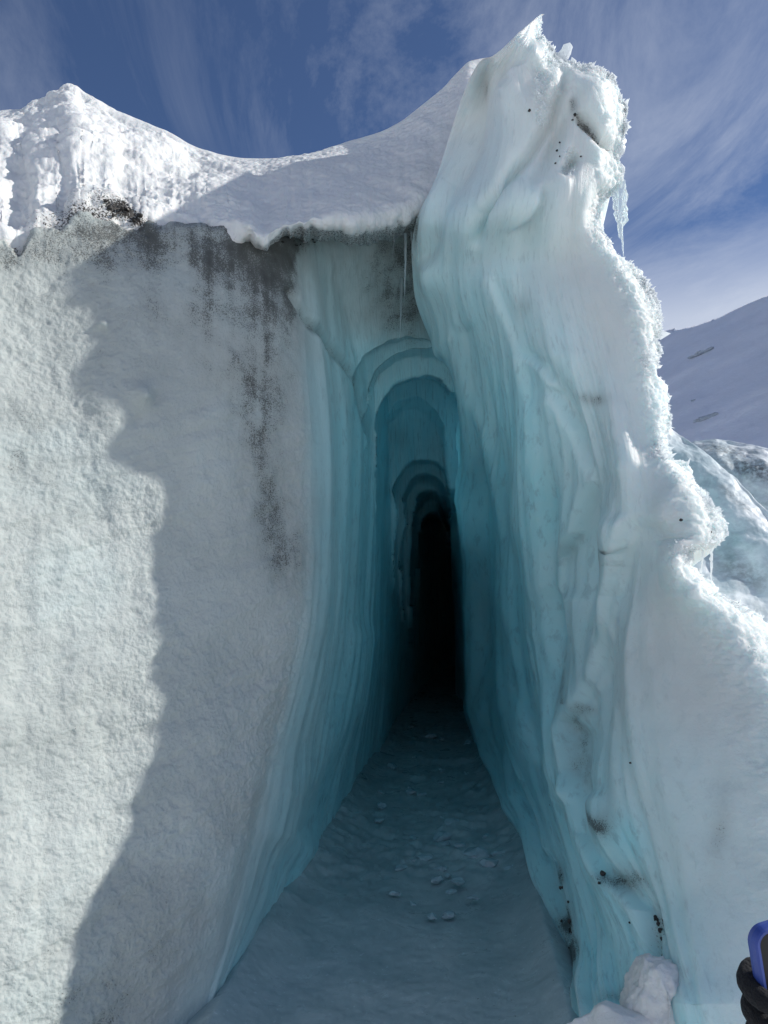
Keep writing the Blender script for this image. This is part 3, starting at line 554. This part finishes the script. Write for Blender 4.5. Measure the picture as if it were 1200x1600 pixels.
def ridge(name, label, crest, rows, per, seed, amp, dirtf, backv):
    px = np.arange(crest[0][0], crest[-1][0]+.1, 2.0); cpy = np.interp(px, [c[0] for c in crest], [c[1] for c in crest]); cY = np.interp(px, [c[0] for c in crest], [c[2] for c in crest])
    PYr = np.stack([cpy+(r[0] if not callable(r[0]) else r[0](px)) for r in rows]); Dr = np.stack([1/(cY+r[1]) for r in rows])
    t = np.linspace(0, len(rows)-1, per); yy = pchip(np.arange(len(rows)), PYr, t); dd = pchip(np.arange(len(rows)), Dr, t)
    xx = np.repeat(px[None], per, 0); P = W(xx, yy, 1/dd); n = normals(P); n *= -np.sign(np.sum(n*(P-CAM), -1, keepdims=True))
    e = sstep(0, .06, (t/(len(rows)-1)))[:, None]
    P = P+n*((amp*fb(P, .9, 3, off=seed)+amp*.35*fb(P, 4, 4, off=seed))*e)[..., None]; P[..., 2] += .02*fb(P, 7, 3)
    B = [P[:1]+np.array(v_) for v_ in backv]; B = B[::-1]
    P = np.concatenate(B+[P], 0); dr = np.concatenate([np.zeros((len(B), len(px))), dirtf(xx, yy)], 0)
    o = grid_obj(name, P, M_FAR, dict(dirt=np.clip(dr, 0, 1))); tag(o, label, 'ice ridge'); return o
ridge('ice_ridge', 'near snowy ice ridge sloping down behind the fin with a bright sunlit crest',
      [(800, 960, 11.5), (850, 800, 10.8), (900, 690, 10.2), (940, 635, 9.7), (960, 620, 9.4), (1030, 655, 8.9), (1060, 677, 8.7), (1100, 705, 8.4), (1150, 748, 8.0), (1200, 800, 7.6), (1260, 880, 7.1), (1340, 1010, 6.6), (1450, 1230, 6.2)],
      [(0, 0), (8, -.12), (26, -.30), (70, -.55), (130, -.8), (190, -1.2), (300, -2.6), (420, -4.0)], 150, 3.0, .09,
      lambda x, y: .7*blob(x, y, 1133, 765, 14, 6, 25)+.5*blob(x, y, 1160, 785, 26, 7, 30)+.5*blob(x, y, 1160, 895, 60, 22, 25), [(.35, .5, -.15), (1.5, 2.5, -2.2), (3, 4, -5)])
ridge('ice_ridge', 'far dirty ice ridge with a broken face between the near ridge and the mountain',
      [(860, 950, 22), (940, 800, 20.5), (1000, 735, 19.5), (1040, 712, 19), (1085, 689, 18.5), (1120, 686, 18.2), (1160, 692, 18), (1200, 700, 17.6), (1300, 730, 17), (1400, 790, 16), (1600, 950, 15)],
      [(0, 0), (6, -.3), (30, -.9), (70, -1.3), (150, -1.9), (260, -4)], 110, 11.0, .15,
      lambda x, y: .8*blob(x, y, 1180, 735, 50, 14, 10)+.6*blob(x, y, 1130, 705, 40, 8, 5)+.15, [(.6, 1.4, -.3), (3, 5, -4), (6, 9, -9)])

# ------------------------------------------------------------------ small things
def surf(P, px, py, X_, Y_):
    r = np.argmin(np.abs(Y_-py)); c = np.argmin(np.abs(X_[r]-px)); return P[r, c].copy(), r, c
def sA(px, py): return surf(PA2, px, py, XA, RA)[0]
def sB(px, py): return surf(PB2, px, py, Xg, RB)[0]
def shards(P, nrm, size, out=None, flat=.35, seed=1):
    """many small ice splinters: each a stretched, tilted octahedron"""
    g = np.random.RandomState(seed); n = len(P)
    d = nrm+g.normal(0, 1.0, (n, 3)); d /= np.linalg.norm(d, axis=1, keepdims=True)
    a = np.cross(d, g.normal(0, 1, (n, 3))); a /= np.linalg.norm(a, axis=1, keepdims=True); b = np.cross(d, a)
    L = size[:, None]*g.uniform(.6, 1.5, (n, 1)); w_ = L*g.uniform(.25, .6, (n, 1)); h = w_*flat
    V = np.stack([P-d*L*.4, P+a*w_, P+b*h, P-a*w_, P-b*h, P+d*L], 1).reshape(-1, 3)
    f = np.array([[0, 2, 1], [0, 3, 2], [0, 4, 3], [0, 1, 4], [5, 1, 2], [5, 2, 3], [5, 3, 4], [5, 4, 1]])
    return V, (f[None]+np.arange(n)[:, None, None]*6).reshape(-1, 3)
g0 = np.random.RandomState(3)
wt = (sstep(.4, 1.0, cry)*(PYB < 1640)*(PYB > 26)*(1+2.5*np.exp(-edge/9))).ravel(); wt *= (np.gradient(Xg, axis=1)*1.0).ravel()**1
wt *= (.08+np.clip(fb(PB, 8, 3)*2.2+.4, 0, 2.2)**2).ravel(); wt[np.isnan(wt)] = 0; wt = np.clip(wt, 0, None)
pick = g0.choice(len(wt), 26000, p=wt/wt.sum())
sz = g0.uniform(.0025, .0075, 26000)*(1+.9*np.exp(-edge.ravel()[pick]/6))*np.interp(PYB.ravel()[pick], [22, 80, 900, 1100], [.55, 1, 1, .7])
sz = sz*(1+1.6*(g0.rand(26000) > .96))
nn_ = nB.reshape(-1, 3)[pick]+np.array([.3, 0, .1])*np.exp(-edge.ravel()[pick]/8)[:, None]
V, Q = shards(PB2.reshape(-1, 3)[pick]+g0.normal(0, .003, (26000, 3)), nn_, sz)
fr = raw_obj('frost', V, Q, M_FROST, parent=fin, smooth=False); fr['kind'] = 'stuff'
def plate(name, pts, Y, thick, mat, parent=None, seed=0, jit=1.6, lean=0.0):
    """ragged slab of ice: outline refined with jitter, thinner towards its edge"""
    g = random.Random(seed); pp = []
    for (a, b), (c, d_) in zip(pts, pts[1:]+pts[:1]):
        n = max(1, int(math.hypot(c-a, d_-b)/4))
        for i in range(n): pp.append((a+(c-a)*i/n+g.uniform(-jit, jit), b+(d_-b)*i/n+g.uniform(-jit, jit)))
    cx = sum(p[0] for p in pp)/len(pp); cy = sum(p[1] for p in pp)/len(pp)
    bm = bmesh.new(); rings = []
    for k, (s, th) in enumerate(((1.0, 0.12), (.72, .8), (.4, 1.0))):
        for sg in (-1, 1):
            rings.append((sg, [bm.verts.new(W(cx+(x-cx)*s, cy+(y-cy)*s, Y+lean*(y-cy)+sg*thick*th*.5*(1+.35*g.uniform(-1, 1)))) for x, y in pp]))
    n = len(pp)
    def quad(A, B, fl):
        for i in range(n):
            f = [A[i], A[(i+1) % n], B[(i+1) % n], B[i]]; bm.faces.new(f[::-1] if fl else f)
    F_ = [r[1] for r in rings if r[0] < 0]; B_ = [r[1] for r in rings if r[0] > 0]
    quad(F_[0], F_[1], 0); quad(F_[1], F_[2], 0); quad(B_[0], B_[1], 1); quad(B_[1], B_[2], 1); quad(B_[0], F_[0], 0)
    bm.faces.new(F_[2]); bm.faces.new(B_[2][::-1]); bmesh.ops.recalc_face_normals(bm, faces=bm.faces)
    return bm_obj(name, bm, mat, parent, smooth=False)
Yr = lambda py: float(np.interp(py, RB, rYv))
plate('ice_spike', [(850, 96), (853, 76), (858, 71), (864, 73), (869, 70), (866, 80), (862, 92), (866, 104), (858, 112)], Yr(90), .03, M_FROST, fin, 1)
plate('ice_spike', [(864, 112), (867, 93), (873, 79), (882, 71), (891, 65), (896, 75), (890, 88), (881, 97), (879, 112), (874, 126)], Yr(95)-.03, .02, M_FROST, fin, 2)
plate('ice_spike', [(884, 118), (888, 98), (893, 90), (900, 93), (902, 106), (896, 122)], Yr(100)-.02, .03, M_FROST, fin, 3)
plate('ice_spike', [(939, 124), (943, 109), (950, 112), (957, 120), (959, 136), (950, 142)], Yr(120)-.02, .03, M_FROST, fin, 4)
plate('frost_tongue', [(953, 285), (976, 282), (981, 300), (980, 322), (982, 342), (975, 356), (972, 380), (968, 372), (965, 352), (960, 338), (958, 315)], Yr(300)-.02, .025, M_CLEAR, fin, 5)
plate('frost_tongue', [(966, 195), (976, 200), (978, 222), (975, 238), (966, 246), (960, 225)], Yr(220)-.01, .03, M_FROST, fin, 6)
plate('ice_spike', [(906, 108), (910, 97), (916, 103), (922, 99), (928, 108), (920, 116)], Yr(104)-.02, .02, M_FROST, fin, 11)
plate('ice_spike', [(968, 170), (974, 160), (979, 178), (977, 196), (970, 200)], Yr(180)-.02, .02, M_FROST, fin, 12)
def icicle(px, py0, py1, r, Y, label, grp=None, wob=.0035, mat=None, seed=0, bead=.2):
    g = np.random.RandomState(seed); top_ = W(px, py0, Y); n = 26; bot = W(px+g.uniform(-1, 1), py1, Y); bot[1] = top_[1]
    t = np.linspace(0, 1, n); rad = r*(1-t)**.8*(1+bead*g.uniform(-1, 1, n)); rad[-1] = r*.05
    cen = top_[None]*(1-t[:, None])+bot[None]*t[:, None]-top_; cen[:, 0] += wob*np.cumsum(g.normal(0, .25, n)); cen[:, 1] += wob*np.cumsum(g.normal(0, .25, n))
    k = 8; a = np.linspace(0, 2*math.pi, k, endpoint=False)
    P = cen[:, None]+np.stack([np.cos(a)[None]*rad[:, None], np.sin(a)[None]*rad[:, None], np.zeros((n, k))], -1)
    idx = np.arange(n*k).reshape(n, k); Q = np.stack([idx[:-1], np.roll(idx[:-1], -1, 1), np.roll(idx[1:], -1, 1), idx[1:]], -1).reshape(-1, 4)
    o = raw_obj('icicle', P.reshape(-1, 3), Q[:, ::-1], mat or M_CLEAR); o.location = top_
    return tag(o, label, 'icicle', grp)
G1 = 'icicles hanging in the dirty recess under the snow bank'; G2 = 'icicles hanging from the right edge of the ice fin'
icicle(633, 366, 466, .010, 4.12, 'long thin icicle hanging from the snow lip left of the fin', G1, seed=1)
icicle(628, 434, 533, .013, float(sA(628, 438)[1])-.03, 'brightest long icicle ending just above the passage arch', G1, seed=2)
icicle(616, 368, 404, .005, 4.2, 'short faint icicle, leftmost under the snow lip', G1, seed=3)
icicle(643, 362, 424, .006, 4.1, 'short icicle just right of the long one under the snow lip', G1, seed=4)
icicle(651, 355, 412, .006, 4.0, 'short icicle touching the left edge of the ice fin', G1, seed=5)
icicle(972, 372, 406, .006, Yr(300)-.02, 'needle icicle hanging from the frosted tongue against the sky', G2, seed=6)
icicle(1086, 842, 864, .009, Yr(845), 'stubby icicle under the frosted ledge, leftmost of three', G2, seed=7, mat=M_FROST)
icicle(1099, 848, 902, .007, Yr(845), 'middle icicle of three under the frosted ledge of the fin', G2, seed=8, mat=M_FROST, bead=.4)
icicle(1112, 844, 914, .009, Yr(845), 'longest icicle of three under the frosted ledge of the fin', G2, seed=9, mat=M_FROST, bead=.4)
def rock(name, p, r, mat, seed, sq=(1, 1, 1), ragged=.35, sub=2, label=None, cat=None, grp=None, sink=0, smooth=False):
    bm = bmesh.new(); bmesh.ops.create_icosphere(bm, subdivisions=sub, radius=1.0); g = np.random.RandomState(seed)
    co = np.array([v.co[:] for v in bm.verts]); o_ = g.uniform(0, 30, 3)
    pl = g.normal(0, 1, (7, 3)); pl /= np.linalg.norm(pl, axis=1, keepdims=True); cut = g.uniform(.55, .95, 7)
    for q_, c_ in zip(pl, cut):
        dd_ = co@q_-c_; m_ = dd_ > 0; co[m_] -= dd_[m_, None]*q_
    co *= (1+ragged*fbm(co[:, 0]*1.6+o_[0], co[:, 1]*1.6+o_[1], co[:, 2]*1.6+o_[2], 3))[:, None]; co *= np.array(sq)*r
    a = g.uniform(0, 6.28); c_, s_ = math.cos(a), math.sin(a); co[:, :2] = co[:, :2]@np.array([[c_, -s_], [s_, c_]])
    for v, c in zip(bm.verts, co): v.co = c
    o = bm_obj(name, bm, mat, smooth=smooth); o.location = (p[0], p[1], p[2]-sink)
    return tag(o, label, cat, grp)
GP = 'dark pebbles frozen into the ice fin'
for i, (x, y, r, lb) in enumerate([(825, 179, .010, 'lone dark pebble on the tall left lobe of the fin head'), (897, 182, .010, 'largest dark pebble at the top of the dotted line on the fin head'), (894, 190, .007, 'dark pebble just under the largest one on the fin head'), (903, 194, .006, 'second pebble down the dotted line on the fin head'), (876, 218, .006, 'topmost pebble of the loose column left of the frosty hollow'),
    (871, 234, .007, 'second pebble of the loose column left of the frosty hollow'), (873, 249, .005, 'third pebble of the loose column left of the frosty hollow'), (866, 259, .006, 'lowest pebble of the loose column left of the frosty hollow'), (907, 247, .006, 'single pebble on the right side of the frosty hollow in the fin head'),
    (915, 203, .006, 'third pebble down the dotted line on the fin head'), (928, 210, .005, 'fourth pebble down the dotted line on the fin head'), (938, 217, .005, 'last pebble at the lower end of the dotted line on the fin head')]):
    p = sB(x, y); rock('pebble', p+(CAM-p)*.003, r, M_STONE, 20+i, (1, .8, .7), label=lb, cat='pebble', grp=GP)
for i, (x, y, r, lb) in enumerate([(1108, 832, .009, 'dark pebble on the frosted ledge above the hanging icicles'), (1069, 820, .008, 'small dark pebble in the grey ice left of the frosted ledge'),
      (951, 1366, .014, 'largest dark stone in the dirty hollow low on the ice fin'), (956, 1383, .008, 'small dark stone just below the largest one in the dirty hollow'), (1012, 1448, .012, 'dark stone in the dirty groove above the snow clump'), (987, 1443, .005, 'lone tiny pebble left of the dirty groove low on the fin'),
      (991, 1194, .005, 'lone tiny pebble on the smooth pale lower fin'), (848, 1257, .007, 'small dark pebble on the blue passage wall near the floor')]):
    p = sB(x, y); rock('pebble', p+(CAM-p)*.003, r, M_STONE, 50+i, (1, .8, .8), label=lb, cat='pebble')
GS = 'dark stones in the dirty band under the snow bank'
pcw = lambda x, y: PC2[np.argmin(np.abs(pyC[:, np.argmin(np.abs(pc-x))]-y)), np.argmin(np.abs(pc-x))].copy()
g1 = random.Random(5)
for i in range(26):
    t_ = g1.random(); x = 168+60*t_+g1.uniform(-6, 6); y = 320+34*t_+g1.uniform(-6, 8); p = pcw(x, y); p += (CAM-p)*.004
    rock('stone', p, g1.uniform(.004, .013), M_STONE, 80+i, (1.2, .8, .7), label='small dark stone in the black gravel patch below the left snow hump', cat='stone', grp=GS)
for i in range(16):
    x = g1.uniform(275, 322) if i < 8 else g1.uniform(430, 505); y = (353 if i < 8 else 378-.12*(x-430))+g1.uniform(-6, 6); p = pcw(x, y) if i < 8 else sA(x, y+6); p += (CAM-p)*.006
    rock('stone', p, g1.uniform(.004, .010), M_STONE, 120+i, (1.3, .8, .6), label='small dark stone on the shaded rim between the snow lip and the wall' if i < 8 else 'small dark stone where the snow lip meets the blue passage corner', cat='stone', grp=GS)
# broken ice on the passage floor
M_CH = plain('broken_ice', (.44, .58, .63), .22, 0, 14, .4)
def onfloor(px, py):
    v = (800-py)/F; Y = -1.5*(FW[1]+v*UP[1])/(FW[2]+v*UP[2]); return W(px, py, Y)
for i, (x, y, r, lb) in enumerate([(706, 1290, .060, 'flat pale ice chunk lying alone in the middle of the floor'), (690, 1312, .075, 'upright pale ice chunk beside the broken ice hollow'), (742, 1338, .090, 'largest cloudy ice slab on the floor, left of the right wall'),
     (764, 1352, .060, 'whitish ice lump at the near end of the largest slab'), (780, 1338, .045, 'small ice lump between the largest slab and the right wall'), (806, 1362, .062, 'pale ice chunk resting against the foot of the right wall'),
     (722, 1325, .045, 'small ice fragment on the far side of the largest slab'), (595, 1262, .050, 'low ice chunk on the left side of the passage floor'), (592, 1285, .035, 'small white ice bit on the left side of the floor'), (612, 1200, .06, 'ice chunk far down the passage near the left wall'),
     (735, 1165, .09, 'ice chunk far down the passage near the right wall'), (676, 1152, .08, 'ice chunk in the middle of the dark far floor'), (642, 1240, .05, 'flat ice flake on the mid floor, left of centre'), (715, 1382, .04, 'small ice flake at the near rim of the hollow'), (664, 1345, .04, 'small clear ice flake left of the broken hollow')]):
    rock('ice_chunk', onfloor(x, y)+np.array([0, 0, .015]), r*1.0, M_CH, 200+i, (1.25, .9, .5), .4, label=lb, cat='ice chunk', grp='loose ice on the passage floor')
# snow clump at the foot of the fin
cl = rock('snow_clump', W(1022, 1622, 2.60), .215, M_SNOW, 9, (.72, .75, 1.15), .12, 6, 'lumpy white snow clump piled at the foot of the ice fin', 'snow clump', smooth=True)
me = cl.data; co = np.array([v.co[:] for v in me.vertices]); nr = np.array([v.normal[:] for v in me.vertices])
co += nr*(.030*fb(co, 7, 3)+.016*fb(co, 22, 4)+.006*fb(co, 80, 2))[:, None]; me.vertices.foreach_set('co', co.astype(np.float32).ravel()); me.update()
rock('snow_clump', W(965, 1640, 2.55), .17, M_SNOW, 19, (1.1, .7, .68), .3, 5, 'low flat snow clump spilling left of the taller one', 'snow clump', smooth=True)

# ------------------------------------------------------------------ phone held up by a gloved hand, close to the camera on the right
RT = np.array([1., 0, 0])
def cs(px, py, d): return CAM+RT*((px-600)/F*d)+UP*((800-py)/F*d)+FW*d
DPH = .62; ctr = cs(1255, 1579, DPH); ang = R(9)
ph = empty('smartphone', ctr)
xr = RT*math.cos(ang)+UP*math.sin(ang); yu = -RT*math.sin(ang)+UP*math.cos(ang); xr2 = xr*math.cos(R(12))+FW*math.sin(R(12)); zz = np.cross(xr2, yu)
ph.matrix_world = Matrix([[xr2[0], yu[0], zz[0], ctr[0]], [xr2[1], yu[1], zz[1], ctr[1]], [xr2[2], yu[2], zz[2], ctr[2]], [0, 0, 0, 1]])
tag(ph, 'phone in a blue case held up at the lower right edge of the view', 'phone')
def rrect(wd, ht, r, n=8):
    p = []
    for cx, cy, a0 in ((wd/2-r, ht/2-r, 0), (-wd/2+r, ht/2-r, 90), (-wd/2+r, -ht/2+r, 180), (wd/2-r, -ht/2+r, 270)):
        for i in range(n+1): a = R(a0+90*i/n); p.append((cx+r*math.cos(a), cy+r*math.sin(a)))
    return p
def slab(name, outs, mat, parent):       # outs: list of (outline, z) rings, closed at both ends
    bm = bmesh.new(); rs = [[bm.verts.new((x, y, z)) for x, y in o] for o, z in outs]; n = len(rs[0])
    for A, B in zip(rs[:-1], rs[1:]):
        for i in range(n): bm.faces.new([A[i], A[(i+1) % n], B[(i+1) % n], B[i]])
    bm.faces.new(rs[0][::-1]); bm.faces.new(rs[-1]); bmesh.ops.recalc_face_normals(bm, faces=bm.faces); return bm_obj(name, bm, mat, parent, False)
M_BL = plain('blue_silicone', (.035, .075, .34), .45); M_GL = plain('black_glass', (.003, .003, .004), .5); M_GV = plain('black_glove_fabric', (.006, .007, .011), .9, 0, 260, .8); M_SL = plain('dark_jacket_fabric', (.02, .022, .03), .8, 0, 60, .4)
o_ = lambda e: rrect(.078-2*e, .160-2*e, .014-e)
slab('case', [(o_(.003), -.006), (o_(.0008), -.0045), (o_(0), 0), (o_(.0008), .0045), (o_(.0022), .006), (o_(.0048), .0055), (o_(.0052), .003)], M_BL, ph)
slab('screen', [(o_(.0056), .0031), (o_(.0056), .0040)], M_GL, ph)
cbmp = slab('camera_bump', [([(x-.018, y+.052) for x, y in rrect(.034, .034, .008)], -.0061), ([(x-.018, y+.052) for x, y in rrect(.032, .032, .007)], -.0085)], M_GL, ph)
# hand: fingers wrap round the phone's left edge, thumb on the right; local phone coordinates
hand = empty('person', ctr); hand.matrix_world = ph.matrix_world.copy(); tag(hand, 'person mostly out of frame, one black gloved hand gripping the phone', 'person')
def skin(name, chains, mat, parent):
    vs_, es, rs = [], [], []
    for ch in chains:
        prev = None
        for item in ch:
            if isinstance(item, int): prev = item; continue
            vs_.append(item[:3]); rs.append(item[3]); i = len(vs_)-1
            if prev is not None: es.append((prev, i))
            prev = i
    me = bpy.data.meshes.new(name); me.from_pydata(vs_, es, []); o = bpy.data.objects.new(name, me); scn.collection.objects.link(o); o.parent = parent
    m_ = o.modifiers.new('s', 'SKIN'); m_.use_smooth_shade = True; sv = me.skin_vertices[0].data
    for i, r in enumerate(rs): sv[i].radius = (r, r)
    sv[0].use_root = True; u = o.modifiers.new('u', 'SUBSURF'); u.levels = 2; u.render_levels = 2; me.materials.append(mat); return o
ch = [[(.005, -.165, -.050, .030), (.004, -.120, -.042, .032), (.0, -.070, -.036, .030), (-.004, -.035, -.034, .022)]]
for k, (y, reach) in enumerate([(-.005, .014), (-.028, .017), (-.051, .015), (-.073, .010)]):
    ch.append([3 if k < 2 else 2, (-.022, y+.034, -.026, .011), (-.042, y+.035, -.010, .0105), (-.044, y+.031, .010, .010), (-.036+reach*.45, y+.028, .0165, .0088), (-.029+reach*.8, y+.026, .0175, .007)])
ch.append([1, (.032, -.092, -.028, .016), (.047, -.060, -.006, .0125), (.043, -.035, .012, .011), (.034, -.014, .0165, .009)])
skin('glove', ch, M_GV, hand)
skin('sleeve', [[(.006, -.150, -.050, .044), (.012, -.190, -.058, .048), (.05, -.36, -.11, .056), (.09, -.50, -.16, .062)]], M_SL, hand)
# grit caught in the seams of the lower fin
g2 = random.Random(11)
for i in range(26):
    if i < 18: t_ = g2.random(); x, y = 857+t_*24+g2.gauss(0, 3.0), 1345+t_*200; lb = 'dark grit stone in the black seam between the floor and the ice fin'
    else: t_ = g2.random(); x, y = 1008+t_*8+g2.gauss(0, 2.5), 1425+t_*65; lb = 'dark grit stone in the dirty groove running down to the snow clump'
    p = sB(x, y); rock('stone', p+(CAM-p)*.002, g2.uniform(.0035, .010), M_STONE, 300+i, (1, .7, 1.3), label=lb, cat='stone', grp='dark grit stones in the seams low on the ice fin')
for i in range(46):
    x = g2.gauss(690, 62); y = g2.uniform(1130, 1440)
    if abs(x-690) > 60+(y-1100)*.28: x = 690
    rock('ice_chip', onfloor(x, y)+np.array([0, 0, .006]), g2.uniform(.012, .036), M_CH, 400+i, (1.4, .9, .55), .6, sub=2, label='small pale chip of ice scattered on the dark passage floor', cat='ice chip', grp='small ice chips scattered on the passage floor')
# outcrops of ice on the mountain
def sM(px, py):
    r = np.argmin(np.abs(MY[:, np.argmin(np.abs(mpx-px))]-py)); return PM[r+2, np.argmin(np.abs(mpx-px))].copy()
M_OUT = plain('outcrop_ice', (.44, .50, .56), .6, 0, .6, .6)
for i, (x, y, r, sq, lb) in enumerate([(1088, 558, 2.6, (1.7, .8, .42), 'grey ice outcrop high on the mountain slope'), (1096, 655, 1.9, (1.7, .8, .45), 'small dark ice outcrop low on the mountain slope'), (1080, 629, .5, (1.3, .8, .6), 'tiny dark rock speck on the mountain slope between the two outcrops')]):
    rock('ice_outcrop', sM(x, y), r, M_OUT, 500+i, sq, .9, 4, lb, 'outcrop', sink=.25*r)
